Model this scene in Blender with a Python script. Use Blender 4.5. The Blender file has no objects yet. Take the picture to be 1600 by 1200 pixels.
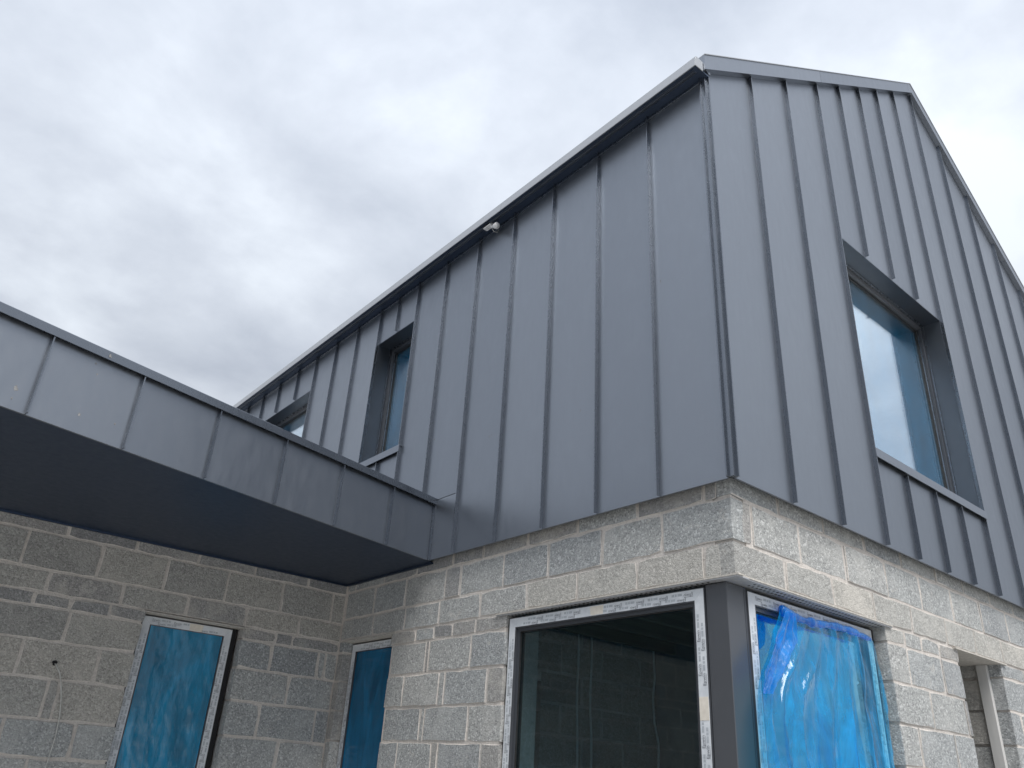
import bpy, bmesh, math, random
from mathutils import Vector, Matrix, noise

random.seed(7)
SC = bpy.context.scene
COL = SC.collection
R = math.radians

# ------------------------------------------------------------------ camera
YAW, PITCH, ROLL = 0.9047, 0.4478, 0.0677
FPX, PPX, PPY = 1213.16, -17.84, 36.49
CAM = Vector((-3.2044, -2.1393, -1.4593))
fwd = Vector((math.cos(PITCH) * math.cos(YAW), math.cos(PITCH) * math.sin(YAW), math.sin(PITCH)))
rgt = Vector((math.sin(YAW), -math.cos(YAW), 0))
upv = rgt.cross(fwd)
r2 = math.cos(ROLL) * rgt + math.sin(ROLL) * upv
u2 = -math.sin(ROLL) * rgt + math.cos(ROLL) * upv
cd = bpy.data.cameras.new('camera')
cam = bpy.data.objects.new('camera', cd)
COL.objects.link(cam)
cam.matrix_world = Matrix(((r2.x, u2.x, -fwd.x, CAM.x), (r2.y, u2.y, -fwd.y, CAM.y), (r2.z, u2.z, -fwd.z, CAM.z), (0, 0, 0, 1)))
cd.sensor_width = 36.0
cd.lens = FPX / 1600 * 36
cd.shift_x = -PPX / 1600
cd.shift_y = PPY / 1600
cd.clip_start = 0.05
cd.clip_end = 5000
SC.camera = cam

# ------------------------------------------------------------------ light, sky, exposure
SUN_EL, SUN_AZ = 55.0, 250.0      # azimuth of the direction towards the veiled sun, degrees from +x
SUN_STRENGTH, SUN_ANGLE = 1.5, 32.0
SC.view_settings.view_transform = 'Standard'
SC.view_settings.look = 'None'
SC.view_settings.gamma = 1.0
SC.view_settings.use_curve_mapping = False
SC.view_settings.exposure = 1.3
SC.render.engine = 'CYCLES'
SC.cycles.use_denoising = True
SC.cycles.max_bounces = 8
SC.cycles.transparent_max_bounces = 12

sd = Vector((math.cos(R(SUN_EL)) * math.cos(R(SUN_AZ)), math.cos(R(SUN_EL)) * math.sin(R(SUN_AZ)), math.sin(R(SUN_EL))))
ld = bpy.data.lights.new('sun', 'SUN')
ld.energy = SUN_STRENGTH
ld.angle = R(SUN_ANGLE)
ld.color = (1.0, 0.97, 0.93)
lo = bpy.data.objects.new('sun', ld)
COL.objects.link(lo)
lo.rotation_euler = sd.to_track_quat('Z', 'Y').to_euler()

W = bpy.data.worlds.new('World')
SC.world = W
W.use_nodes = True
nt = W.node_tree
nt.nodes.clear()
def wn(t, **kw):
    n = nt.nodes.new(t)
    for k, v in kw.items():
        setattr(n, k, v)
    return n
def wl(a, b): nt.links.new(a, b)
out = wn('ShaderNodeOutputWorld')
sky = wn('ShaderNodeTexSky', sky_type='NISHITA', sun_disc=False, sun_elevation=R(SUN_EL), sun_rotation=R(90 - SUN_AZ))
bg1 = wn('ShaderNodeBackground'); bg1.inputs['Strength'].default_value = 0.05
wl(sky.outputs['Color'], bg1.inputs['Color'])
tc = wn('ShaderNodeTexCoord')
sep = wn('ShaderNodeSeparateXYZ'); wl(tc.outputs['Generated'], sep.inputs[0])
zc = wn('ShaderNodeMath', operation='MAXIMUM'); wl(sep.outputs['Z'], zc.inputs[0]); zc.inputs[1].default_value = 0.0
za = wn('ShaderNodeMath', operation='ADD'); wl(zc.outputs[0], za.inputs[0]); za.inputs[1].default_value = 0.22
dx = wn('ShaderNodeMath', operation='DIVIDE'); wl(sep.outputs['X'], dx.inputs[0]); wl(za.outputs[0], dx.inputs[1])
dy = wn('ShaderNodeMath', operation='DIVIDE'); wl(sep.outputs['Y'], dy.inputs[0]); wl(za.outputs[0], dy.inputs[1])
cmb = wn('ShaderNodeCombineXYZ'); wl(dx.outputs[0], cmb.inputs['X']); wl(dy.outputs[0], cmb.inputs['Y'])
off = wn('ShaderNodeVectorMath', operation='ADD'); wl(cmb.outputs[0], off.inputs[0]); off.inputs[1].default_value = (5.7, 2.2, 0.0)
n1 = wn('ShaderNodeTexNoise'); n1.inputs['Scale'].default_value = 1.25; n1.inputs['Detail'].default_value = 9; n1.inputs['Roughness'].default_value = 0.52; n1.inputs['Distortion'].default_value = 0.15
wl(off.outputs[0], n1.inputs['Vector'])
n2 = wn('ShaderNodeTexNoise'); n2.inputs['Scale'].default_value = 3.4; n2.inputs['Detail'].default_value = 8; n2.inputs['Roughness'].default_value = 0.55; n2.inputs['Distortion'].default_value = 0.2
wl(off.outputs[0], n2.inputs['Vector'])
mx = wn('ShaderNodeMix', data_type='FLOAT'); mx.inputs[0].default_value = 0.42
wl(n1.outputs['Fac'], mx.inputs[2]); wl(n2.outputs['Fac'], mx.inputs[3])
ramp = wn('ShaderNodeValToRGB')
ramp.color_ramp.elements[0].position = 0.37; ramp.color_ramp.elements[0].color = (0.415, 0.458, 0.535, 1)
ramp.color_ramp.elements[1].position = 0.62; ramp.color_ramp.elements[1].color = (0.755, 0.81, 0.88, 1)
e = ramp.color_ramp.elements.new(0.5); e.color = (0.57, 0.615, 0.69, 1)
wl(mx.outputs[0], ramp.inputs['Fac'])
# overcast sky: brighter towards the zenith, even all the way round
zg = wn('ShaderNodeMath', operation='MULTIPLY_ADD'); wl(zc.outputs[0], zg.inputs[0]); zg.inputs[1].default_value = 0.42; zg.inputs[2].default_value = 0.28
bg2 = wn('ShaderNodeBackground')
wl(ramp.outputs['Color'], bg2.inputs['Color']); wl(zg.outputs[0], bg2.inputs['Strength'])
mixs = wn('ShaderNodeMixShader'); mixs.inputs[0].default_value = 0.97
wl(bg1.outputs[0], mixs.inputs[1]); wl(bg2.outputs[0], mixs.inputs[2])
wl(mixs.outputs[0], out.inputs['Surface'])

# ------------------------------------------------------------------ materials
MATS = {}
class NB:
    """tiny node-builder"""
    def __init__(s, name):
        s.m = bpy.data.materials.new(name); s.m.use_nodes = True
        s.t = s.m.node_tree; s.p = s.t.nodes['Principled BSDF']; s.o = s.t.nodes['Material Output']
        s.tc = s.t.nodes.new('ShaderNodeTexCoord')
        MATS[name] = s.m
    def n(s, typ, ins=None, **kw):
        x = s.t.nodes.new(typ)
        for k, v in kw.items(): setattr(x, k, v)
        for k, v in (ins or {}).items():
            if hasattr(v, 'is_linked') or isinstance(v, bpy.types.NodeSocket): s.t.links.new(v, x.inputs[k])
            else: x.inputs[k].default_value = v
        return x
    def noise(s, scale, detail=4, rough=0.5, vec=None, dist=0.0):
        return s.n('ShaderNodeTexNoise', {'Vector': vec or s.tc.outputs['Object'], 'Scale': scale, 'Detail': detail, 'Roughness': rough, 'Distortion': dist}).outputs['Fac']
    def scaled(s, sc, vec=None):
        return s.n('ShaderNodeMapping', {'Vector': vec or s.tc.outputs['Object'], 'Scale': sc}).outputs[0]
    def ramp(s, fac, stops):
        r = s.n('ShaderNodeValToRGB', {'Fac': fac}); cr = r.color_ramp
        while len(cr.elements) < len(stops): cr.elements.new(0.5)
        for e, (p, c) in zip(cr.elements, stops):
            e.position = p; e.color = c if len(c) == 4 else (*c, 1)
        return r.outputs['Color']
    def g(s, v): return (v, v, v, 1)
    def mix(s, fac, a, b, blend='MIX'):
        x = s.t.nodes.new('ShaderNodeMix'); x.data_type = 'RGBA'; x.blend_type = blend
        for i, v in ((0, fac), (6, a), (7, b)):
            if isinstance(v, bpy.types.NodeSocket): s.t.links.new(v, x.inputs[i])
            else: x.inputs[i].default_value = v if i == 0 else ((*v, 1) if len(v) == 3 else v)
        return x.outputs[2]
    def math(s, op, a, b=0.5):
        return s.n('ShaderNodeMath', {0: a, 1: b}, operation=op).outputs[0]
    def bump(s, h, strength, dist=0.01):
        b = s.n('ShaderNodeBump', {'Height': h, 'Strength': strength, 'Distance': dist})
        s.t.links.new(b.outputs[0], s.p.inputs['Normal']); return b.outputs[0]
    def set(s, **kw):
        for k, v in kw.items():
            k = k.replace('_', ' ')
            if isinstance(v, bpy.types.NodeSocket): s.t.links.new(v, s.p.inputs[k])
            else: s.p.inputs[k].default_value = (*v, 1) if isinstance(v, tuple) and len(v) == 3 else v
        return s.m
    def schlick(s, f0, nrm=None):
        ge = s.n('ShaderNodeNewGeometry')
        dt = s.n('ShaderNodeVectorMath', {0: ge.outputs['Incoming'], 1: nrm if nrm is not None else ge.outputs['Normal']}, operation='DOT_PRODUCT').outputs['Value']
        c = s.math('SUBTRACT', 1.0, s.math('ABSOLUTE', dt))
        p = s.math('POWER', s.math('MAXIMUM', c, 0.0), 4.0)
        return s.math('ADD', f0, s.math('MULTIPLY', p, 1.0 - f0))
    def rnd(s): return s.n('ShaderNodeObjectInfo').outputs['Random']

def metal(name, col, rough, bumpk=0.12, spec=0.5, metallic=0.35):
    b = NB(name)
    v = b.scaled((1.0, 1.0, 0.55))
    big = b.noise(2.2, 2, 0.45, b.scaled((1.6, 1.6, 0.35)))
    fine = b.noise(22, 5, 0.6, b.scaled((1, 1, .25)))
    dust = b.noise(5.5, 6, 0.62)
    c = b.mix(b.ramp(dust, [(0.5, b.g(0)), (0.9, b.g(0.35))]), col, tuple(min(1, x * 1.15 + .006) for x in col))
    c2 = b.mix(0.09, c, b.ramp(b.rnd(), [(0, b.g(0.02)), (1, b.g(0.5))]))
    b.set(Base_Color=c2, Metallic=metallic, IOR=1.6, Coat_Weight=0.0)
    rr = b.n('ShaderNodeMapRange', {'Value': fine, 'From Min': 0.3, 'From Max': 0.7, 'To Min': rough - .04, 'To Max': rough + .05})
    b.set(Roughness=rr.outputs[0])
    b.bump(b.math('ADD', big, b.math('MULTIPLY', fine, 0.015)), bumpk, 0.02)
    return b.m
metal('cladding_metal', (0.270, 0.294, 0.332), 0.37, 0.07, metallic=0.95)
metal('trim_metal', (0.215, 0.236, 0.268), 0.27, 0.02, metallic=0.95)  # darker than the sheet: shade beside the seams is put into this colour
metal('edge_metal', (0.46, 0.47, 0.485), 0.42, 0.03, metallic=0.6)
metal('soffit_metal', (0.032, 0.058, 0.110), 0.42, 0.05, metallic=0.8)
metal('frame_paint', (0.035, 0.04, 0.05), 0.32, 0.02, metallic=0.0)
metal('reveal_metal', (0.13, 0.147, 0.172), 0.36, 0.04, metallic=0.9)

def block_mat(name, base, light, dark, warm):
    b = NB(name)
    rnd = b.rnd()
    vec = b.n('ShaderNodeVectorMath', {0: b.tc.outputs['Object'], 1: b.n('ShaderNodeCombineXYZ', {'X': b.math('MULTIPLY', rnd, 37.0), 'Y': b.math('MULTIPLY', rnd, 11.0), 'Z': 0.0}).outputs[0]}, operation='ADD').outputs[0]
    agg = b.n('ShaderNodeTexVoronoi', {'Vector': vec, 'Scale': 95.0, 'Randomness': 1.0})
    agc = b.n('ShaderNodeSeparateColor', {0: agg.outputs['Color']}).outputs[0]
    grain = b.noise(170, 3, 0.7, vec)
    mid = b.noise(34, 5, 0.65, vec)
    patch = b.noise(4.2, 5, 0.6, vec, 0.6)
    c = b.ramp(agc, [(0.04, dark), (0.2, tuple(x * .75 for x in base)), (0.62, base), (0.80, tuple(x * 1.15 for x in base)), (0.90, light)])
    c = b.mix(0.5, c, b.ramp(grain, [(0.33, dark), (0.45, base), (0.56, base), (0.66, light)]))
    c = b.mix(b.ramp(mid, [(0.42, b.g(0.0)), (0.75, b.g(0.35))]), c, tuple(x * .62 for x in base))
    c = b.mix(b.ramp(patch, [(0.50, b.g(0)), (0.66, b.g(0.5))]), c, warm)
    tint = b.ramp(rnd, [(0.0, (0.84, 0.855, 0.87)), (0.35, (0.97, 0.985, 0.99)), (0.7, (1.03, 1.03, 1.015)), (1.0, (1.10, 1.085, 1.06))])
    c = b.mix(1.0, c, tint, 'MULTIPLY')
    # mortar smears
    sm = b.noise(9.0, 6, 0.7, vec, 1.2)
    c = b.mix(b.ramp(sm, [(0.60, b.g(0)), (0.68, b.g(0.6))]), c, (0.51, 0.49, 0.46))
    b.set(Base_Color=c, Roughness=0.95)
    b.p.inputs['Specular IOR Level'].default_value = 0.15
    pit = b.ramp(agg.outputs['Distance'], [(0.0, b.g(1)), (0.6, b.g(0.2))])
    h = b.math('ADD', b.math('MULTIPLY', pit, 0.5), b.math('ADD', b.math('MULTIPLY', grain, 0.8), b.math('MULTIPLY', mid, 1.2)))
    b.bump(h, 0.9, 0.006)
    return b.m
block_mat('block_grey', (0.375, 0.383, 0.382), (0.68, 0.69, 0.69), (0.14, 0.145, 0.148), (0.47, 0.472, 0.465))
block_mat('block_beige', (0.435, 0.425, 0.402), (0.64, 0.625, 0.595), (0.23, 0.22, 0.205), (0.53, 0.51, 0.475))
block_mat('block_brown', (0.405, 0.394, 0.370), (0.60, 0.585, 0.555), (0.18, 0.175, 0.165), (0.48, 0.46, 0.43))
block_mat('block_slate', (0.34, 0.335, 0.33), (0.50, 0.495, 0.485), (0.16, 0.16, 0.16), (0.46, 0.44, 0.41))

b = NB('mortar')
f1 = b.noise(60, 6, 0.7); f2 = b.noise(6, 4, 0.6)
c = b.ramp(f1, [(0.3, (0.48, 0.445, 0.41)), (0.55, (0.61, 0.57, 0.53)), (0.8, (0.70, 0.665, 0.625))])
c = b.mix(b.ramp(f2, [(0.4, b.g(0)), (0.75, b.g(0.5))]), c, (0.45, 0.42, 0.39))
b.set(Base_Color=c, Roughness=0.95); b.p.inputs['Specular IOR Level'].default_value = 0.15
b.bump(b.math('ADD', f1, b.math('MULTIPLY', b.noise(25, 4, .6), 1.5)), 0.8, 0.008)

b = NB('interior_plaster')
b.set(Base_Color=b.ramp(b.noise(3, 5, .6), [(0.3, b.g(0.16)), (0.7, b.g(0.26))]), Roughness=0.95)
b = NB('timber')
b.set(Base_Color=b.ramp(b.noise(6, 5, .6, b.scaled((.3, 6, 6))), [(0.3, (0.22, 0.17, 0.12)), (0.7, (0.34, 0.27, 0.19))]), Roughness=0.85)
b = NB('galvanised')
b.set(Base_Color=b.ramp(b.noise(30, 4, .6), [(0.3, b.g(0.22)), (0.7, b.g(0.34))]), Roughness=0.5, Metallic=0.5)
b = NB('lintel_steel')
b.set(Base_Color=b.ramp(b.noise(14, 6, .7), [(0.3, (0.34, 0.345, 0.36)), (0.7, (0.48, 0.485, 0.495))]), Roughness=0.5, Metallic=0.3)
b = NB('lintel_edge')
b.set(Base_Color=b.ramp(b.noise(40, 5, .7), [(0.3, (0.34, 0.32, 0.29)), (0.7, (0.58, 0.55, 0.50))]), Roughness=0.9)
b = NB('black_void'); b.set(Base_Color=(0.012, 0.012, 0.013), Roughness=0.9)
b = NB('rubber_black'); b.set(Base_Color=b.ramp(b.noise(50, 3), [(0.3, b.g(0.012)), (0.7, b.g(0.03))]), Roughness=0.5)
b = NB('tape_white')
b.set(Base_Color=b.ramp(b.noise(12, 5, .65), [(0.3, (0.52, 0.55, 0.585)), (0.7, (0.70, 0.725, 0.75))]), Roughness=0.38)
b.bump(b.noise(40, 4, .6), 0.15, 0.003)
b = NB('tape_ink'); b.set(Base_Color=b.ramp(b.noise(30, 3), [(0.3, (0.10, 0.11, 0.13)), (0.7, (0.22, 0.23, 0.25))]), Roughness=0.5)
b = NB('tape_pale_ink'); b.set(Base_Color=b.ramp(b.noise(30, 3), [(0.3, (0.36, 0.39, 0.42)), (0.7, (0.45, 0.48, 0.51))]), Roughness=0.5)
b = NB('tape_cream'); b.set(Base_Color=b.ramp(b.noise(30, 4), [(0.3, (0.62, 0.57, 0.49)), (0.7, (0.74, 0.69, 0.61))]), Roughness=0.6)
b = NB('white_plastic'); b.set(Base_Color=b.ramp(b.noise(30, 4), [(0.3, b.g(0.66)), (0.7, b.g(0.78))]), Roughness=0.4)
b = NB('cable_white'); b.set(Base_Color=b.ramp(b.noise(60, 4), [(0.3, (0.42, 0.42, 0.40)), (0.7, (0.6, 0.6, 0.57))]), Roughness=0.5)
b = NB('upvc_grey'); b.set(Base_Color=b.ramp(b.noise(10, 4, .6, b.scaled((1, 1, .2))), [(0.3, (0.45, 0.45, 0.44)), (0.7, (0.58, 0.575, 0.56))]), Roughness=0.5)
b = NB('smear_white'); b.set(Base_Color=b.ramp(b.noise(90, 4), [(0.3, b.g(0.14)), (0.7, b.g(0.30))]), Roughness=0.8)
b = NB('ground_gravel')
f1 = b.noise(40, 8, .75); f2 = b.noise(0.6, 5, .6)
b.set(Base_Color=b.mix(b.ramp(f2, [(0.35, b.g(0)), (0.65, b.g(1))]), b.ramp(f1, [(0.3, (0.34, 0.34, 0.335)), (0.7, (0.60, 0.60, 0.59))]), b.ramp(f1, [(0.3, (0.28, 0.275, 0.26)), (0.7, (0.50, 0.485, 0.46))])), Roughness=0.95)
b.bump(f1, 0.8, 0.02)
b = NB('concrete_floor'); b.set(Base_Color=b.ramp(b.noise(5, 6, .65), [(0.3, b.g(0.24)), (0.7, b.g(0.34))]), Roughness=0.9)

def pane_mat(name, ior, tint, base=0.0):
    b = NB(name)
    t = b.t
    tr = b.n('ShaderNodeBsdfTransparent', {'Color': (*tint, 1)})
    wav = b.n('ShaderNodeBump', {'Height': b.noise(1.4, 2, .5), 'Strength': 0.03, 'Distance': 0.02})
    gl = b.n('ShaderNodeBsdfGlossy', {'Color': (0.96, 0.98, 1.0, 1), 'Roughness': 0.015, 'Normal': wav.outputs[0]})
    ms = b.n('ShaderNodeMixShader', {0: b.schlick(base), 1: tr.outputs[0], 2: gl.outputs[0]})
    t.links.new(ms.outputs[0], b.o.inputs['Surface'])
    t.nodes.remove(b.p)
    return b.m
pane_mat('glass_clear', 1.55, (0.66, 0.77, 0.80), 0.06)
pane_mat('glass_coated', 1.9, (0.97, 0.99, 1.0), 0.05)
pane_mat('glass_mid', 1.6, (0.75, 0.86, 0.90), 0.58)

def film_mat(name, body, tr_col, opaque, rough, bscale, bstr, stretch, gloss_ior=0.05, vary=0.12):
    b = NB(name); t = b.t
    vec = b.scaled(stretch)
    w1 = b.noise(bscale, 5, 0.6, vec, 1.0)
    w2 = b.n('ShaderNodeTexVoronoi', {'Vector': vec, 'Scale': bscale * 1.3}, feature='DISTANCE_TO_EDGE').outputs['Distance']
    crease = b.ramp(w2, [(0.0, b.g(1)), (0.10, b.g(0))])
    h = b.math('ADD', w1, b.math('MULTIPLY', crease, 0.10))
    bm_ = b.n('ShaderNodeBump', {'Height': h, 'Strength': bstr, 'Distance': 0.02})
    patch = b.noise(4.0, 5, .6, b.scaled((1.6, 1.6, .45)), 0.8)
    col = b.mix(b.ramp(patch, [(0.35, b.g(0)), (0.7, b.g(1))]), tuple(x * .6 for x in body), body)
    d = b.n('ShaderNodeBsdfDiffuse', {'Color': col, 'Normal': bm_.outputs[0]})
    tl = b.n('ShaderNodeBsdfTranslucent', {'Color': col, 'Normal': bm_.outputs[0]})
    m1 = b.n('ShaderNodeMixShader', {0: 0.5, 1: d.outputs[0], 2: tl.outputs[0]})
    tr = b.n('ShaderNodeBsdfTransparent', {'Color': (*tr_col, 1)})
    fac = b.n('ShaderNodeMapRange', {'Value': patch, 'From Min': 0.3, 'From Max': 0.7, 'To Min': opaque - vary, 'To Max': opaque + vary})
    m2 = b.n('ShaderNodeMixShader', {0: fac.outputs[0], 1: tr.outputs[0], 2: m1.outputs[0]})
    gl = b.n('ShaderNodeBsdfGlossy', {'Color': (0.95, 0.98, 1, 1), 'Roughness': rough, 'Normal': bm_.outputs[0]})
    m3 = b.n('ShaderNodeMixShader', {0: b.schlick(gloss_ior, bm_.outputs[0]), 1: m2.outputs[0], 2: gl.outputs[0]})
    t.links.new(m3.outputs[0], b.o.inputs['Surface'])
    t.nodes.remove(b.p)
    return b.m
film_mat('film_stuck', (0.01, 0.54, 0.98), (0.10, 0.55, 0.85), 0.80, 0.06, 9.0, 0.15, (1.7, 1.7, 0.5), 0.07)
film_mat('film_behind', (0.0, 0.52, 1.0), (0.06, 0.40, 0.70), 0.97, 0.02, 6.0, 0.0, (2.0, 2.0, 0.6), 0.66)
film_mat('film_shaded', (0.005, 0.30, 0.62), (0.02, 0.30, 0.55), 0.90, 0.08, 3.0, 0.06, (2.0, 2.0, 0.4), 0.03)  # darker copy of the stuck film, inner-corner shade put into its blue
film_mat('film_loose', (0.01, 0.50, 1.0), (0.36, 0.82, 1.0), 0.36, 0.14, 4.0, 0.24, (2.6, 2.6, 0.28), 0.05, 0.34)
film_mat('film_bunched', (0.005, 0.40, 1.0), (0.06, 0.52, 1.0), 0.50, 0.28, 10.0, 0.3, (1.5, 1.5, 0.6), 0.03)

# ------------------------------------------------------------------ helpers
def link(name, me, mat, parent=None):
    o = bpy.data.objects.new(name, me)
    COL.objects.link(o)
    if mat and not me.materials: me.materials.append(MATS[mat])
    if parent is not None:
        o.parent = parent
        if parent.type == 'EMPTY': o.location = -parent.location
    return o
def empty(name, loc, label, cat, group=None):
    o = bpy.data.objects.new(name, None); COL.objects.link(o)
    o.location = loc; o['label'] = label; o['category'] = cat
    if group: o['group'] = group
    return o
def tag(o, label=None, cat=None, group=None, kind=None):
    if label: o['label'] = label
    if cat: o['category'] = cat
    if group: o['group'] = group
    if kind: o['kind'] = kind
    return o
ID = lambda a, d, z: (a, d, z)
MS = lambda a, d, z: (d, a, z)                  # side wall: a = y, d = x
MG = lambda a, d, z: (a, d, z)                  # gable wall: a = x, d = y
YW = 4.008
MW = lambda a, d, z: (a, YW + d, z)             # wing wall: a = x
def finish(bm, name, smooth=False):
    bmesh.ops.recalc_face_normals(bm, faces=bm.faces)
    me = bpy.data.meshes.new(name); bm.to_mesh(me); bm.free()
    if smooth:
        for p in me.polygons: p.use_smooth = True
    return me
def add_box(bm, M, a0, a1, d0, d1, z0, z1, bevel=0.0):
    vs = [bm.verts.new(M(a, d, z)) for a in (a0, a1) for d in (d0, d1) for z in (z0, z1)]
    fs = [bm.faces.new([vs[i] for i in q]) for q in ((0, 1, 3, 2), (4, 6, 7, 5), (0, 4, 5, 1), (2, 3, 7, 6), (0, 2, 6, 4), (1, 5, 7, 3))]
    if bevel:
        es = list({e for f in fs for e in f.edges})
        bmesh.ops.bevel(bm, geom=es, offset=bevel, segments=1, affect='EDGES')
def box(name, M, a0, a1, d0, d1, z0, z1, mat, parent=None, bevel=0.0):
    bm = bmesh.new(); add_box(bm, M, a0, a1, d0, d1, z0, z1, bevel)
    return link(name, finish(bm, name), mat, parent)
def add_prism(bm, M, poly, d0, d1):
    """poly: list of (a, z) extruded along depth"""
    f = [bm.verts.new(M(a, d0, z)) for a, z in poly]; k = [bm.verts.new(M(a, d1, z)) for a, z in poly]
    bm.faces.new(f); bm.faces.new(k[::-1])
    n = len(poly)
    for i in range(n): bm.faces.new((f[i], f[(i + 1) % n], k[(i + 1) % n], k[i]))
def prism(name, M, poly, d0, d1, mat, parent=None):
    bm = bmesh.new(); add_prism(bm, M, poly, d0, d1)
    return link(name, finish(bm, name), mat, parent)
def loft(name, rings, mat, parent=None, closed=True, smooth=False):
    """rings: list of equal-length vertex loops"""
    bm = bmesh.new(); vr = [[bm.verts.new(p) for p in r] for r in rings]
    n = len(rings[0])
    for i in range(len(vr) - 1):
        for j in range(n if closed else n - 1):
            bm.faces.new((vr[i][j], vr[i][(j + 1) % n], vr[i + 1][(j + 1) % n], vr[i + 1][j]))
    if closed:
        bm.faces.new(vr[0]); bm.faces.new(vr[-1][::-1])
    return link(name, finish(bm, name, smooth), mat, parent)
def tube(name, pts, r, mat, parent=None, n=8):
    rings = []
    for i, p in enumerate(pts):
        p = Vector(p); t = (Vector(pts[min(i + 1, len(pts) - 1)]) - Vector(pts[max(i - 1, 0)])).normalized()
        u = t.orthogonal().normalized(); 
        u = (Vector((0.31, 0.95, 0.05)) - t * t.dot(Vector((0.31, 0.95, 0.05)))).normalized()
        v = t.cross(u)
        rr = r[i] if isinstance(r, (list, tuple)) else r
        rings.append([p + rr * (math.cos(2 * math.pi * k / n) * u + math.sin(2 * math.pi * k / n) * v) for k in range(n)])
    return loft(name, rings, mat, parent, True, True)

# ------------------------------------------------------------------ ground
GZ = -3.1
bm = bmesh.new()
rs = [0, 3, 6, 10, 16, 30, 60, 150, 500, 2000]
seg = 48
prev = None
for ri, rad in enumerate(rs):
    ring = [bm.verts.new((rad * math.cos(2 * math.pi * k / seg), rad * math.sin(2 * math.pi * k / seg), GZ + (0.03 * noise.noise((rad * math.cos(2 * math.pi * k / seg) * .3, rad * math.sin(2 * math.pi * k / seg) * .3, 0)) if 0 < ri < 7 else 0) - 0.04)) for k in range(seg)] if rad else [bm.verts.new((0, 0, GZ - .04))]
    if prev:
        for k in range(seg):
            if len(prev) == 1: bm.faces.new((prev[0], ring[k], ring[(k + 1) % seg]))
            else: bm.faces.new((prev[k], ring[k], ring[(k + 1) % seg], prev[(k + 1) % seg]))
    prev = ring
tag(link('ground', finish(bm, 'ground'), 'ground_gravel'), kind='structure')

# ------------------------------------------------------------------ the two buildings
HOUSE = empty('house', (3.78, 6.0, GZ), 'two-storey gabled house with dark standing seam cladding over grey block walls', 'house')
WING = empty('house_wing', (-3.0, 6.5, GZ), 'low flat-roofed wing with deep dark canopy and block wall, left of the gabled house', 'building')

D = 0.065            # block face set back behind the cladding
HE = 2.815           # eave height of the side cladding
SLOPE = 0.697
XR = 3.781           # ridge
YB = 12.0            # back of the house
XB = 2 * XR
def gz(x, base=2.86): return base + SLOPE * (x if x < XR else 2 * XR - x)

# ---- block walls ----------------------------------------------------------
def wall_slab(name, M, a0, a1, z0, z1, openings, d0, d1, mat, parent):
    As = sorted({a0, a1, *[v for o in openings for v in o[:2]]}); Zs = sorted({z0, z1, *[v for o in openings for v in o[2:]]})
    As = [a for a in As if a0 <= a <= a1]; Zs = [z for z in Zs if z0 <= z <= z1]
    bm = bmesh.new()
    solid = lambda i, j: 0 <= i < len(As) - 1 and 0 <= j < len(Zs) - 1 and not any(o[0] <= (As[i] + As[i + 1]) / 2 <= o[1] and o[2] <= (Zs[j] + Zs[j + 1]) / 2 <= o[3] for o in openings)
    vc = {}
    def v(a, d, z):
        k = (round(a, 5), round(d, 5), round(z, 5))
        if k not in vc: vc[k] = bm.verts.new(M(a, d, z))
        return vc[k]
    for i in range(len(As) - 1):
        for j in range(len(Zs) - 1):
            if not solid(i, j): continue
            A, B, P, Q = As[i], As[i + 1], Zs[j], Zs[j + 1]
            for d in (d0, d1): bm.faces.new((v(A, d, P), v(B, d, P), v(B, d, Q), v(A, d, Q)))
            for (ii, jj, e) in ((i - 1, j, ((A, P), (A, Q))), (i + 1, j, ((B, P), (B, Q))), (i, j - 1, ((A, P), (B, P))), (i, j + 1, ((A, Q), (B, Q)))):
                if not solid(ii, jj):
                    (p, q), (r_, s_) = e
                    bm.faces.new((v(p, d0, q), v(r_, d0, s_), v(r_, d1, s_), v(p, d1, q)))
    return link(name, finish(bm, name), mat, parent)

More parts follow.
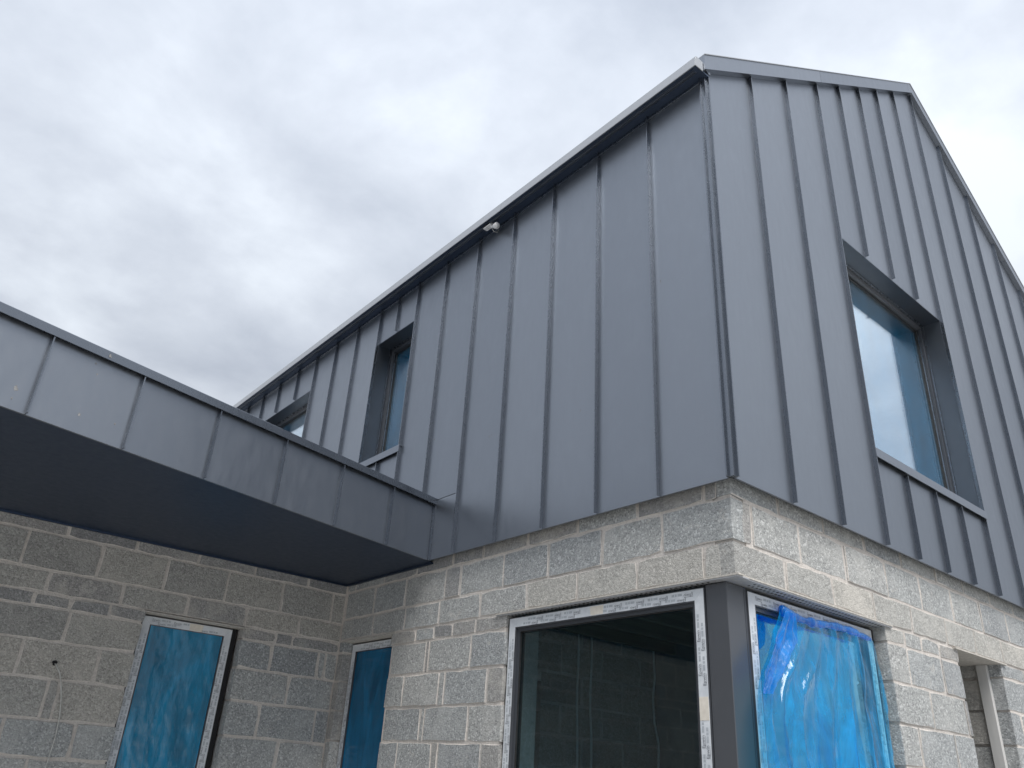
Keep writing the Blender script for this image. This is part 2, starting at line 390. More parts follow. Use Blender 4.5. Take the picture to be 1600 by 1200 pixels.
def block(M, a0, a1, z0, z1, d, depth, mat, parent, e0=0.006, e1=0.006, rough=1.0):
    """one concrete block with worn, uneven edges; e0/e1 = joint allowance at the two ends"""
    a0 += e0; a1 -= e1; z0 += 0.0075; z1 -= 0.0075
    if a1 - a0 < 0.012: return None
    pts = []
    na = max(2, int((a1 - a0) / 0.075)); nz = max(2, int((z1 - z0) / 0.075))
    def jit(): return random.uniform(-.003, .0025) * rough
    chip = lambda: random.choice((0.0, 0.0, 0.0, 0.002, 0.008)) * rough
    c = [chip() for _ in range(4)]
    for i in range(na): pts.append((a0 + (a1 - a0) * i / na + (c[0] if i == 0 else 0), z0 + (jit() if i else c[0])))
    for i in range(nz): pts.append((a1 + (jit() if i else -c[1]), z0 + (z1 - z0) * i / nz + (c[1] if i == 0 else 0)))
    for i in range(na): pts.append((a1 - (a1 - a0) * i / na - (c[2] if i == 0 else 0), z1 + (jit() if i else -c[2])))
    for i in range(nz): pts.append((a0 + (jit() if i else c[3]), z1 - (z1 - z0) * i / nz - (c[3] if i == 0 else 0)))
    ca, cz = (a0 + a1) / 2, (z0 + z1) / 2
    off_ = random.uniform(-.004, .003); ta = random.uniform(-.008, .008); tz = random.uniform(-.012, .012)
    bm = bmesh.new()
    n = len(pts)
    fr = []; ed = []; bk = []
    for a, z in pts:
        k = random.choice((.001, .002, .003, .004, .008)) * min(1.0, (a1 - a0) / .2)
        ia = a + k * (1 if a < ca else -1) * (1 if min(abs(a - a0), abs(a - a1)) < .02 else 0); iz = z + k * (1 if z < cz else -1) * (1 if min(abs(z - z0), abs(z - z1)) < .02 else 0)
        dd = d + off_ + ta * (a - ca) + tz * (z - cz)
        fr.append(bm.verts.new(M(ia, dd, iz)))
        ed.append(bm.verts.new(M(a, dd + random.uniform(.002, .006), z)))
        bk.append(bm.verts.new(M(a, d + depth, z)))
    bm.faces.new(fr); bm.faces.new(bk[::-1])
    for i in range(n):
        j = (i + 1) % n
        f_ = bm.faces.new((fr[i], fr[j], ed[j], ed[i])); bm.faces.new((ed[i], ed[j], bk[j], bk[i]))
        if not ((e0 == 0 and max(pts[i][0], pts[j][0]) < a0 + .03) or (e1 == 0 and min(pts[i][0], pts[j][0]) > a1 - .03)): f_.material_index = 1
    me = finish(bm, 'concrete_block'); me.materials.append(MATS[mat]); me.materials.append(MATS['mortar'])
    return link('concrete_block', me, None, parent)

EJ = 0.0075
def lay(M, d, courses, a_lo, a_hi, openings, parent, depth=0.10, matf=None, start=None, stop=None):
    """courses: list of (z0, z1, joints); joints beyond the measured ones continue at the same spacing"""
    for k, (z0, z1, joints) in enumerate(courses):
        js = sorted(joints)
        lo = a_lo if start is None or start.get(k) is None else start[k]
        hi = a_hi if stop is None or stop.get(k) is None else stop[k]
        L = 0.466
        if not js: js = [lo + (0.23 if k % 2 else 0.46)]
        while js[0] - L > lo + .02: js.insert(0, js[0] - L + random.uniform(-.008, .008))
        while js[-1] + L < hi - .02: js.append(js[-1] + L + random.uniform(-.008, .008))
        zc_ = (z0 + z1) / 2
        cuts = [lo] + [j for j in js if lo + .02 < j < hi - .02] + [hi]
        spans = [(cuts[i], cuts[i + 1]) for i in range(len(cuts) - 1)]
        ops = [o for o in openings if o[2] < zc_ < o[3]]
        for (p, q) in spans:
            segs = [(p, q, 0.0 if abs(p - D) < .003 else EJ, EJ)]
            for o in ops:
                ns = []
                for (s, t, e0, e1) in segs:
                    if t <= o[0] or s >= o[1]: ns.append((s, t, e0, e1)); continue
                    if s < o[0]: ns.append((s, o[0], e0, 0.0))
                    if t > o[1]: ns.append((o[1], t, 0.0, e1))
                segs = ns
            for (s, t, e0, e1) in segs:
                if t - s > 0.03:
                    block(M, s, t, z0, z1, d, depth, matf(k, s, t), parent, e0, e1)

def courses_from(z_list, J):
    return [(z_list[i + 1], z_list[i], J.get(i, [])) for i in range(len(z_list) - 1)]

HEAD = -0.485
HEAD0 = HEAD
# openings (a0, a1, z0, z1)
OP_S = [(0.0, 1.812, -3.05, HEAD), (3.185, 3.925, -3.05, HEAD)]
OP_G = [(0.0, 1.552, -3.05, HEAD), (2.53, 3.243, -3.05, HEAD)]
OP_W = [(-1.545, -0.790, -3.05, -0.497)]
grow = lambda ops, e=0.012: [(o[0] - e, o[1] + e, o[2], o[3] + e) for o in ops]
ZB = [0.16, -0.07, -0.30, -0.475, -0.575] + [-0.575 - 0.225 * i for i in range(1, 12)]

SW = wall_slab('side_wall', MS, D + 0.115, YB, GZ, 0.30, grow(OP_S), D + 0.005, D + 0.30, 'mortar', HOUSE)
JS = {0: [0.144, 0.226, 0.69, 1.17, 1.63, 2.10, 2.45, 2.92, 3.4], 1: [0.512, 0.963, 1.424, 1.867, 2.347, 2.53, 3.056, 3.52],
      2: [0.146, 0.247, 0.696, 1.163, 1.617, 2.096, 2.573, 3.023, 3.5], 3: [2.131, 2.391, 2.617, 2.85], 4: [2.166, 2.66, 2.70],
      5: [2.434, 2.50, 2.943], 6: [2.148, 2.64, 2.69], 7: [2.446, 2.52, 2.938], 8: [2.15, 2.66]}
def mat_s(k, s, t):
    if k == 2 and t < 1.9: return 'block_beige'
    if k in (0, 3) or t - s < 0.2: return random.choice(('block_slate', 'block_grey'))
    return 'block_grey'
start_s = {0: 0.145, 2: 0.146}
lay(MS, D, courses_from(ZB, JS), D, YW + 0.0, OP_S, SW, matf=mat_s, start={k: start_s.get(k) for k in range(20)})

GWALL = wall_slab('gable_wall', MG, D + 0.115, XB - D, GZ, 0.30, grow(OP_G), D + 0.005, D + 0.30, 'mortar', HOUSE)
box('corner_core', ID, D + .012, D + .20, D + .012, D + .20, HEAD + .006, 0.30, 'mortar', HOUSE)
JG = {0: [0.502, 0.961, 1.431, 1.906, 2.392, 2.822, 3.277, 3.717], 1: [0.148, 0.234, 0.683, 1.168, 1.659, 2.118, 2.582, 3.052, 3.517],
      2: [0.514, 0.985, 1.445, 1.917, 2.401, 2.851, 3.31], 3: [1.784, 2.006, 2.258], 4: [1.784, 2.25], 5: [1.999, 2.48], 6: [1.776, 2.238], 7: [2.0], 8: [1.78, 2.24]}
def mat_g(k, s, t):
    if k == 2: return 'block_beige'
    if k == 3: return random.choice(('block_slate', 'block_grey', 'block_beige'))
    if t - s < 0.13: return 'block_slate'
    return 'block_grey'
lay(MG, D, courses_from(ZB, JG), D, XB - D, OP_G, GWALL, matf=mat_g, start={1: 0.148})

WWALL = wall_slab('wing_wall', MW, -7.0, D + 0.02, GZ, 0.10, grow(OP_W), 0.005, 0.30, 'mortar', WING)
ZW = [0.13, -0.088, -0.335, -0.488, -0.58, -0.795, -1.03, -1.28, -1.51] + [-1.51 - 0.23 * i for i in range(1, 8)]
JW = {0: [-2.202, -1.725, -1.255, -0.789, -0.313], 1: [-2.431, -1.943, -1.471, -0.994, -0.522, -0.057], 2: [-2.231, -1.737, -1.26, -0.793, -0.335],
      3: [-2.52, -2.283, -2.05, -1.791, -0.511, -0.366], 4: [-2.033, -0.525, -0.11, -0.045], 5: [-2.263, -1.777, -0.338, ], 6: [-2.038, -1.97, -0.537, -0.061], 7: [-2.233, -1.801, -0.34], 8: [-2.03, -0.55]}
def mat_w(k, s, t):
    if k == 0 or k == 3: return 'block_slate'
    if k in (1, 4, 5, 6) and t < -0.79: return 'block_brown'
    if k == 2: return 'block_slate' if random.random() < .5 else 'block_brown'
    if k == 1: return 'block_brown'
    return 'block_grey'
lay(MW, 0.0, courses_from(ZW, JW), -7.0, D, OP_W, WWALL, matf=mat_w)
# drilled cable hole
bm = bmesh.new()
hv = [bm.verts.new((-2.042 + .016 * math.cos(t) * (1 + .2 * math.sin(3 * t)), YW - .0065, -0.926 + .017 * math.sin(t))) for t in [2 * math.pi * k / 14 for k in range(14)]]
hb = [bm.verts.new((v.co.x * .9 + -2.042 * .1, YW - .001, v.co.z)) for v in hv]
bm.faces.new(hv)
for i in range(14): bm.faces.new((hv[i], hv[(i + 1) % 14], hb[(i + 1) % 14], hb[i]))
link('drilled_hole', finish(bm, 'drilled_hole'), 'black_void', WWALL)

# inner leaf, floors, roof, back walls of the house
bm = bmesh.new()
add_box(bm, ID, XB - D - 0.3, XB - D, D + .31, YB, GZ, 2.8)          # far side wall
add_box(bm, ID, D + .31, XB - D - .31, YB - 0.3, YB, GZ, 2.8)        # back wall
link('rear_walls', finish(bm, 'rear_walls'), 'mortar', HOUSE)
box('ground_floor_slab', ID, D + .31, XB - D - .31, D + .31, YB - .31, GZ, -3.0, 'concrete_floor', HOUSE)
box('upper_floor', ID, D + .31, XB - D - .31, D + .31, YB - .31, -0.16, 0.04, 'interior_plaster', HOUSE)
PART = wall_slab('partition_wall', MG, D + .31, XB - D - .31, -3.0, -0.16, [(0.36, 1.02, -3.0, -0.75)], 2.505, 2.60, 'mortar', HOUSE)
pc = [-0.22 - 0.225 * i for i in range(0, 13)]
lay(MG, 2.50, [(pc[i + 1], pc[i], [1.0 + (0.225 if i % 2 else 0), 1.46 + (.225 if i % 2 else 0)]) for i in range(12)], D + .31, 4.4, [(0.348, 1.02, -3.0, -0.75)], PART, depth=0.08, matf=lambda k, s, t: 'block_brown')
JST = box('ceiling_joist', ID, 0.36, 4.8, 0.62, 0.665, -0.40, -0.17, 'timber', HOUSE)
for yj in (1.02, 1.42, 1.82, 2.22):
    o = bpy.data.objects.new('ceiling_joist', JST.data); COL.objects.link(o); o.parent = HOUSE; o.location = -HOUSE.location + Vector((0, yj - 0.62, 0))
# wire bracing between joists (open metal web)
for k in range(7):
    x = 1.25 + 0.16 * k
    tube('joist_web', [(x, 1.0, -0.39 if k % 2 else -0.2), (x + .16, 1.0, -0.2 if k % 2 else -0.39)], 0.008, 'galvanised', HOUSE, 6)

# ---- metal cladding on the side wall ----------------------------------------
SCL = box('side_cladding', MS, 0.006, YB, 0.022, 0.036, 0.012, 2.80, 'black_void', HOUSE)
# the sheet carries openings for the windows, so rebuild it with holes
UW_S = [(3.297, 3.985, 1.11, 2.41), (5.388, 6.84, 1.11, 2.41)]
COL.objects.unlink(SCL); bpy.data.objects.remove(SCL)
SCL = wall_slab('side_cladding', MS, 0.02, YB, 0.012, 2.80, UW_S, 0.014, 0.034, 'black_void', HOUSE)
ys = [0.0, 0.4713, 0.9455, 1.4217, 1.8926, 2.3674, 2.8375, 3.297, 3.649, 3.985, 4.4464, 4.9152, 5.388, 5.8526, 6.3636, 6.84, 7.325]
while ys[-1] < YB - .5: ys.append(ys[-1] + 0.478)
ys.append(YB)
UW_G = [(1.600, 3.297, 0.655, 2.411)]
def panel(M, poly, parent, name='cladding_panel'):
    """folded sheet, slightly dished"""
    o = prism(name, M, poly, 0.0, 0.013, 'cladding_metal', parent)
    return o
def rect(a0, a1, z0, z1): return [(a0, z0), (a1, z0), (a1, z1), (a0, z1)]
CAPZ = 0.470
for i in range(len(ys) - 1):
    a0, a1 = ys[i] + (0.03 if i == 0 else 0.0015), ys[i + 1] - 0.0015
    w = [o for o in UW_S if o[0] - .01 <= (a0 + a1) / 2 <= o[1]]
    zb = 0.0 if a1 < 2.5 else 0.43
    if i == 5:      # lap joint beside the canopy
        panel(MS, rect(a0, 2.700, 0.0, 0.4685), SCL)
        panel(MS, rect(a0, a1, 0.4735, HE + .02), SCL)
        continue
    if w:
        panel(MS, rect(a0, a1, zb, w[0][2] - .005), SCL)
        panel(MS, rect(a0, a1, w[0][3] + .001, HE + .02), SCL)
    else:
        panel(MS, rect(a0, a1, zb, HE + .02), SCL)
def seam_mesh(L):
    """standing seam profile: thin leg with folded lip; local x along wall, y = out (negative), z up"""
    bm = bmesh.new()
    prof = [(-.0025, .004), (-.0025, -.012), (-.0042, -.012), (-.0042, -.028), (.0026, -.028), (.0026, -.011), (.0012, -.011), (.0012, .004)]
    n = len(prof); m = max(2, int(L / 0.16)); rows = []
    for k in range(m + 1):
        z = L * k / m
        wx = .0016 * noise.noise((z * 1.9 + L * 7, 3.3, 0)); wy = .0014 * noise.noise((z * 2.7 + L * 5, 8.1, 0))
        rows.append([bm.verts.new((p[0] + (wx if p[1] < -.012 else wx * .3), p[1] + (wy if p[1] < -.02 else 0), z)) for p in prof])
    bm.faces.new(rows[0]); bm.faces.new(rows[-1][::-1])
    for k in range(m):
        for j in range(n): bm.faces.new((rows[k][j], rows[k][(j + 1) % n], rows[k + 1][(j + 1) % n], rows[k + 1][j]))
    return finish(bm, 'standing_seam')
SEAMS = {}
def seam(face, a, z0, z1, parent):
    key = round(z1 - z0, 3)
    if key not in SEAMS:
        SEAMS[key] = seam_mesh(key); SEAMS[key].materials.append(MATS['trim_metal'])
    o = bpy.data.objects.new('standing_seam', SEAMS[key]); COL.objects.link(o); o.parent = parent
    if face == 'G': o.location = (a, 0, z0)
    else:
        o.rotation_euler = (0, 0, -math.pi / 2); o.location = (0, a, z0)
    return o
for i in range(1, len(ys) - 1):
    a = ys[i]
    zb = 0.004 if a < 2.5 else 0.485
    inside = [o for o in UW_S if o[0] + .02 < a < o[1] - .02]
    if inside:
        seam('S', a, zb, inside[0][2] - .07, SCL)
        seam('S', a, inside[0][3] + .012, HE, SCL)
    else:
        seam('S', a, zb, HE, SCL)

# ---- metal cladding on the gable ---------------------------------------------
bm = bmesh.new()
def gable_back():
    # sheet with window hole made from strips
    for (x0, x1) in ((0.02, 1.600), (3.297, XR), (XR, XB - .02)):
        add_prism(bm, MG, [(x0, 0.012), (x1, 0.012), (x1, gz(x1)), (x0, gz(x0))], 0.014, 0.034)
    add_prism(bm, MG, [(1.600, 0.012), (3.297, 0.012), (3.297, 0.655), (1.600, 0.655)], 0.014, 0.034)
    add_prism(bm, MG, [(1.600, 2.411), (3.297, 2.411), (3.297, gz(3.297)), (1.600, gz(1.6))], 0.014, 0.034)
gable_back()
GCL = link('gable_cladding', finish(bm, 'gable_cladding'), 'black_void', HOUSE)
xs = [0.0, 0.5527, 1.067, 1.592, 2.0184, 2.4453, 2.8638, 3.300, 3.7884]
while xs[-1] < XB - .6: xs.append(xs[-1] + 0.5366)
xs.append(XB)
for i in range(len(xs) - 1):
    a0, a1 = xs[i] + (0.03 if i == 0 else 0.0015), xs[i + 1] - (0.03 if i == len(xs) - 2 else 0.0015)
    top = [(a1, gz(a1) + .02), (a0, gz(a0) + .02)]
    if a0 < XR < a1: top = [(a1, gz(a1) + .02), (XR, gz(XR) + .02), (a0, gz(a0) + .02)]
    w = [o for o in UW_G if o[0] - .01 <= (a0 + a1) / 2 <= o[1]]
    if w:
        panel(MG, rect(a0, a1, 0.0, w[0][2] - .005), GCL)
        panel(MG, [(a0, w[0][3] + .001), (a1, w[0][3] + .001)] + top, GCL)
    else:
        panel(MG, [(a0, 0.0), (a1, 0.0)] + top, GCL)
for i in range(1, len(xs) - 1):
    a = xs[i]
    inside = [o for o in UW_G if o[0] + .02 < a < o[1] - .02]
    if inside:
        seam('G', a, 0.004, inside[0][2] - .07, GCL)
        seam('G', a, inside[0][3] + .012, gz(a), GCL)
    else:
        seam('G', a, 0.004, gz(a), GCL)
# folded corner trim
bm = bmesh.new()
prof = [(0.030, -0.004), (0.030, -0.012), (0.024, -0.012), (0.024, -0.027), (0.015, -0.027), (0.015, -0.012), (-0.012, -0.012), (-0.012, 0.015), (-0.027, 0.015), (-0.027, 0.024), (-0.012, 0.024), (-0.012, 0.030), (-0.004, 0.030), (0.012, 0.012)]
lo_ = [bm.verts.new((p[0], p[1], 0.002)) for p in prof]; hi_ = [bm.verts.new((p[0], p[1], HE + .004)) for p in prof]
bm.faces.new(lo_); bm.faces.new(hi_[::-1])
for j in range(len(prof)): bm.faces.new((lo_[j], lo_[(j + 1) % len(prof)], hi_[(j + 1) % len(prof)], hi_[j]))
link('corner_trim', finish(bm, 'corner_trim'), 'trim_metal', HOUSE)

# ---- eaves, verges, roof --------------------------------------------------------
EO = 0.135
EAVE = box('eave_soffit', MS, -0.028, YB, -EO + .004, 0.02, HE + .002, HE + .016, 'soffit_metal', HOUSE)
# small cover fillet where soffit meets wall
box('eave_fillet', MS, 0.03, YB, -0.010, -0.001, HE - .022, HE, 'trim_metal', HOUSE, 0.001)
for (y0, y1) in ((-0.031, 1.9505), (1.9525, 4.95), (4.952, 7.95), (7.952, YB)):
    bm = bmesh.new()
    pr = [(-EO, HE - .004), (-EO + .006, HE - .004), (-EO + .016, HE + .072), (-EO + .030, HE + .088), (-EO + .026, HE + .094), (-EO + .008, HE + .078)]
    A = [bm.verts.new((p[0], y0, p[1])) for p in pr]; B = [bm.verts.new((p[0], y1, p[1])) for p in pr]
    bm.faces.new(A); bm.faces.new(B[::-1])
    for j in range(len(pr)): bm.faces.new((A[j], A[(j + 1) % len(pr)], B[(j + 1) % len(pr)], B[j]))
    link('eave_fascia', finish(bm, 'eave_fascia'), 'edge_metal', HOUSE)
prism('eave_end_cap', MG, [(-EO + .001, HE - .003), (-0.052, HE + .001), (-0.052, HE + .085), (-EO + .028, HE + .088), (-EO + .010, HE + .076)], -0.0335, -0.0285, 'edge_metal', HOUSE)
prism('verge_stop', MG, [(-0.05, HE + .06), (0.012, HE + .03), (0.034, HE + .03), (0.034, HE + .085), (-0.05, HE + .10)], -0.030, -0.001, 'trim_metal', HOUSE)
VB = 2.862      # underside line of the verge flashing at x=0
def verge(x0, x1, sgn, name='verge_flashing'):
    f = lambda x: VB + SLOPE * (x if sgn > 0 else 2 * XR - x)
    poly = [(x0, f(x0)), (x1, f(x1)), (x1, f(x1) + .132), (x0, f(x0) + .132)]
    o = prism(name, MG, poly, -0.048, -0.001, 'cladding_metal', HOUSE)
    # light folded top edge
    poly2 = [(x0, f(x0) + .1325), (x1, f(x1) + .1325), (x1, f(x1) + .139), (x0, f(x0) + .139)]
    prism('verge_drip', MG, poly2, -0.054, 0.10, 'edge_metal', HOUSE)
verge(-0.048, 1.631, 1); verge(1.634, 3.70, 1); verge(3.702, XR, 1)
verge(XR, 5.6, -1); verge(5.602, XB + 0.05, -1)
for sgn in (1, -1):
    bm = bmesh.new()
    n_ = 10
    x0, x1 = (-EO + .03, XR) if sgn > 0 else (XR, XB + EO - .03)
    f = lambda x: 2.965 + SLOPE * (x if sgn > 0 else 2 * XR - x)
    poly = [(x0, f(x0) - .10), (x1, f(x1) - .10), (x1, f(x1)), (x0, f(x0))]
    add_prism(bm, MG, poly, 0.002, YB)
    RS = link('roof_slope', finish(bm, 'roof_slope'), 'cladding_metal', HOUSE)
    for k in range(22):
        y_ = 0.5 + k * 0.52
        prism('roof_seam', MG, [(x0, f(x0) + .001), (x1, f(x1) + .001), (x1, f(x1) + .03), (x0, f(x0) + .03)], y_, y_ + .010, 'trim_metal', RS)

# ---- upper windows: metal reveal, sill, frame, pane, film ---------------------------
def mitre_bars(name, M, a0, a1, z0, z1, w, d0, d1, mat, parent, gap=0.0006, sides='tlrb'):
    outp = {'t': [(a0 + gap, z1), (a1 - gap, z1), (a1 - w - gap, z1 - w), (a0 + w + gap, z1 - w)],
            'b': [(a0 + gap, z0), (a0 + w + gap, z0 + w), (a1 - w - gap, z0 + w), (a1 - gap, z0)],
            'l': [(a0, z0 + gap), (a0, z1 - gap), (a0 + w, z1 - w - gap), (a0 + w, z0 + w + gap)],
            'r': [(a1, z0 + gap), (a1 - w, z0 + w + gap), (a1 - w, z1 - w - gap), (a1, z1 - gap)]}
    return [prism(name, M, outp[s], d0, d1, mat, parent) for s in sides]

def film_sheet(name, M, a0, a1, z0, z1, d, amp, mat, parent, na=44, nz=110, seed=0):
    bm = bmesh.new(); g = []
    for j in range(nz + 1):
        row = []
        for i in range(na + 1):
            a = a0 + (a1 - a0) * i / na; z = z0 + (z1 - z0) * j / nz
            q = a * .9 + z * .45
            h = amp * (noise.noise((a * 9 + seed, z * 3.2, 1.7)) + .9 * abs(noise.noise((q * 17, (z - a) * 6 + seed, 4.1))) + .6 * abs(noise.noise((a * 38 + seed, z * 13, 2.4))))
            row.append(bm.verts.new(M(a, d + h, z)))
        g.append(row)
    for j in range(nz):
        for i in range(na): bm.faces.new((g[j][i], g[j][i + 1], g[j + 1][i + 1], g[j + 1][i]))
    return link(name, finish(bm, name, True), mat, parent)

def upper_window(M, o, name_label, seed):
    a0, a1, z0, z1 = o
    DEP = 0.155
    # lining boards
    W_ = prism('window', M, [(a0, z0), (a0 + .004, z0), (a0 + .004, z1), (a0, z1)], 0.0135, DEP, 'reveal_metal', HOUSE)
    if name_label: W_['label'] = name_label
    prism('reveal_lining', M, [(a1 - .004, z0), (a1, z0), (a1, z1), (a1 - .004, z1)], 0.0, DEP, 'reveal_metal', W_)
    prism('reveal_lining', M, [(a0 + .0045, z1 - .004), (a1 - .0045, z1 - .004), (a1 - .0045, z1), (a0 + .0045, z1)], 0.001, DEP, 'reveal_metal', W_)
    # sloping sill with deep front fold
    bm = bmesh.new()
    pr = [(DEP, z0 + .022), (-.030, z0 + .002), (-.032, z0 - .062), (-.026, z0 - .062), (-.024, z0 - .006), (DEP, z0 + .012)]
    A = [bm.verts.new(M(a0 - .012, p[0], p[1])) for p in pr]; B = [bm.verts.new(M(a1 + .020, p[0], p[1])) for p in pr]
    bm.faces.new(A); bm.faces.new(B[::-1])
    for j in range(6): bm.faces.new((A[j], A[(j + 1) % 6], B[(j + 1) % 6], B[j]))
    link('sill', finish(bm, 'sill'), 'cladding_metal', W_)
    # inner trim strip, frame and bead
    mitre_bars('inner_trim', M, a0 + .006, a1 - .006, z0 + .016, z1 - .006, 0.007, DEP - .02, DEP, 'trim_metal', W_)
    mitre_bars('frame_bar', M, a0 + .008, a1 - .008, z0 + .018, z1 - .008, 0.036, DEP + .001, DEP + .07, 'frame_paint', W_)
    mitre_bars('glazing_bead', M, a0 + .044, a1 - .044, z0 + .054, z1 - .044, 0.010, DEP + .018, DEP + .06, 'trim_metal', W_, sides='lr')
    mitre_bars('gasket', M, a0 + .054, a1 - .054, z0 + .064, z1 - .054, 0.004, DEP + .028, DEP + .06, 'rubber_black', W_)
    prism('pane', M, rect(a0 + .045, a1 - .045, z0 + .055, z1 - .045), DEP + .040, DEP + .0405, 'glass_coated', W_)
    film_sheet('protective_film', M, a0 + .045, a1 - .045, z0 + .055, z1 - .045, DEP + .048, 0.0003, 'film_behind', W_, seed=seed)
    bm = bmesh.new()   # dim room behind
    rr = [M(a, d, z) for a in (a0 - .3, a1 + .3) for d in (DEP + .09, DEP + 2.2) for z in (z0 - .5, z1 + .25)]
    vs = [bm.verts.new(p) for p in rr]
    for q in ((0, 1, 3, 2), (4, 6, 7, 5), (2, 3, 7, 6), (0, 2, 6, 4), (1, 5, 7, 3)): bm.faces.new([vs[k] for k in q])
    link('room_lining', finish(bm, 'room_lining'), 'interior_plaster', W_)
upper_window(MG, UW_G[0], 'large upper window in the gable with blue film behind reflecting glass', 1)
upper_window(MS, UW_S[0], 'tall narrow upper window with a strip of blue film', 5)
upper_window(MS, UW_S[1], 'far upper window half hidden behind the canopy', 9)

# ---- ground-floor windows with taped frames --------------------------------------------
# printed protective tape: one repeat of the print is built once and copied along the strip
def word_tris(txt, size):
    cu = bpy.data.curves.new('print_word', 'FONT'); cu.body = txt; cu.size = size; cu.resolution_u = 2
    ob = bpy.data.objects.new('print_word', cu); COL.objects.link(ob)
    dg = bpy.context.evaluated_depsgraph_get(); me = ob.evaluated_get(dg).to_mesh()
    vs = [tuple(v.co) for v in me.vertices]; fs = [tuple(p.vertices) for p in me.polygons]
    ob.to_mesh_clear()if hasattr(ob, 'to_mesh_clear') else None
    bpy.data.objects.remove(ob); bpy.data.curves.remove(cu)
    return vs, fs
WORD = word_tris('Epwin', 0.026)
def tape(M, p0, p1, w, d, inward, parent, horizontal, patch=None):
    """strip of white printed tape on a frame bar; p0,p1 = outer edge ends, mitred at 45 degrees towards `inward` (+1/-1)"""
    (a0, z0), (a1, z1) = p0, p1
    if horizontal:
        poly = [(a0, z0), (a1, z0), (a1 - w, z0 + inward * w), (a0 + w, z0 + inward * w)]
    else:
        poly = [(a0, z0), (a0, z1), (a0 + inward * w, z1 - w), (a0 + inward * w, z0 + w)]
    T = prism('protective_tape', M, poly, d - .0012, d, 'tape_white', parent)
    for ink, sel in (('tape_ink', 0), ('tape_pale_ink', 1)):
        bm = bmesh.new()
        L = (a1 - a0) if horizontal else (z1 - z0)
        s = w * 1.15; rows = ((0.20, 0), (0.62, 0.5))
        while s < L - w * 4.4:
            for (fr_, ph) in rows:
                t = s + ph * w * 1.6
                def put(u, v_):      # u along strip, v across from the outer edge
                    if horizontal: return M(a0 + u, d - .0020, z0 + inward * v_)
                    return M(a0 + inward * v_, d - .0020, z0 + u)
                if patch and abs(t + w - patch) < w * 1.6: continue
                if sel == 0:
                    vs, fs = WORD
                    flip = -1 if (horizontal and inward < 0) or (not horizontal and inward < 0) else 1
                    k = w / 0.06
                    base = fr_ * w + (0.30 * w if flip < 0 else 0)
                    vv = [bm.verts.new(put(t + x * k, base + flip * y * k)) for x, y, _ in vs]
                    for f in fs:
                        try: bm.faces.new([vv[i] for i in f])
                        except ValueError: pass
                    q = [bm.verts.new(put(t + x_, base + flip * (-.10) * w + flip * y_)) for x_, y_ in ((0, 0), (w * 1.0, 0), (w * 1.0, .03 * w), (0, .03 * w))]
                    bm.faces.new(q)
                else:
                    for (u0, u1) in ((1.25, 1.75), (1.85, 2.05), (2.15, 2.45)):
                        q = [bm.verts.new(put(t + u0 * w, fr_ * w)), bm.verts.new(put(t + u1 * w, fr_ * w)), bm.verts.new(put(t + u1 * w, (fr_ + .22) * w)), bm.verts.new(put(t + u0 * w, (fr_ + .22) * w))]
                        bm.faces.new(q)
            s += w * 2.9
        me = bpy.data.meshes.new('tape_print'); bm.to_mesh(me); bm.free()
        tag(link('tape_print', me, ink, parent), kind='stuff')
    if patch:
        u0, u1 = patch - w * .95, patch + w * .95
        if horizontal: poly = [(a0 + u0, z0 + inward * .004), (a0 + u1, z0 + inward * .004), (a0 + u1 - .006, z0 + inward * w * .94), (a0 + u0 + .004, z0 + inward * w * .94)]
        else: poly = [(a0 + inward * .002, z0 + u0), (a0 + inward * .002, z0 + u1), (a0 + inward * w * .98, z0 + u1), (a0 + inward * w * .98, z0 + u0)]
        prism('tape_patch', M, poly, d - .0026, d - .0012, 'tape_cream', parent)

def lower_window(M, root, a0, a1, z0, z1, d, label, glass, film=None, patches=None, tw=0.056):
    FW = 0.066
    bars = mitre_bars('frame_bar', M, a0, a1, z0, z1, FW, d, d + .07, 'frame_paint', None)
    Wd = bars[0]; Wd.name = 'window'; Wd.parent = root; Wd.location = -root.location
    if label: Wd['label'] = label
    for o in bars[1:]: o.parent = Wd
    p = patches or {}
    tape(M, (a0 + .003, z1 - .004), (a1 - .003, z1 - .004), tw, d, -1, Wd, True, p.get('t'))
    tape(M, (a0 + .003, z0 + .004), (a0 + .003, z1 - .005), tw, d, 1, Wd, False, p.get('l'))
    tape(M, (a1 - .003, z0 + .004), (a1 - .003, z1 - .005), tw, d, -1, Wd, False, p.get('r'))
    mitre_bars('glazing_bead', M, a0 + FW, a1 - FW, z0 + FW, z1 - FW, 0.020, d + .016, d + .06, 'frame_paint', Wd)
    mitre_bars('gasket', M, a0 + FW + .020, a1 - FW - .020, z0 + FW + .020, z1 - FW - .020, 0.005, d + .024, d + .06, 'rubber_black', Wd)
    prism('pane', M, rect(a0 + FW + .012, a1 - FW - .012, z0 + FW + .012, z1 - FW - .012), d + .034, d + .0345, glass, Wd)
    if film: film_sheet('protective_film', M, a0 + FW + .004, a1 - FW - .004, z0 + FW + .02, z1 - FW - film[1], d + (film[2] if len(film) > 2 else .005), (0.001 if len(film) > 2 else 0.0042), film[0], Wd, seed=a0 * 13)
    return Wd

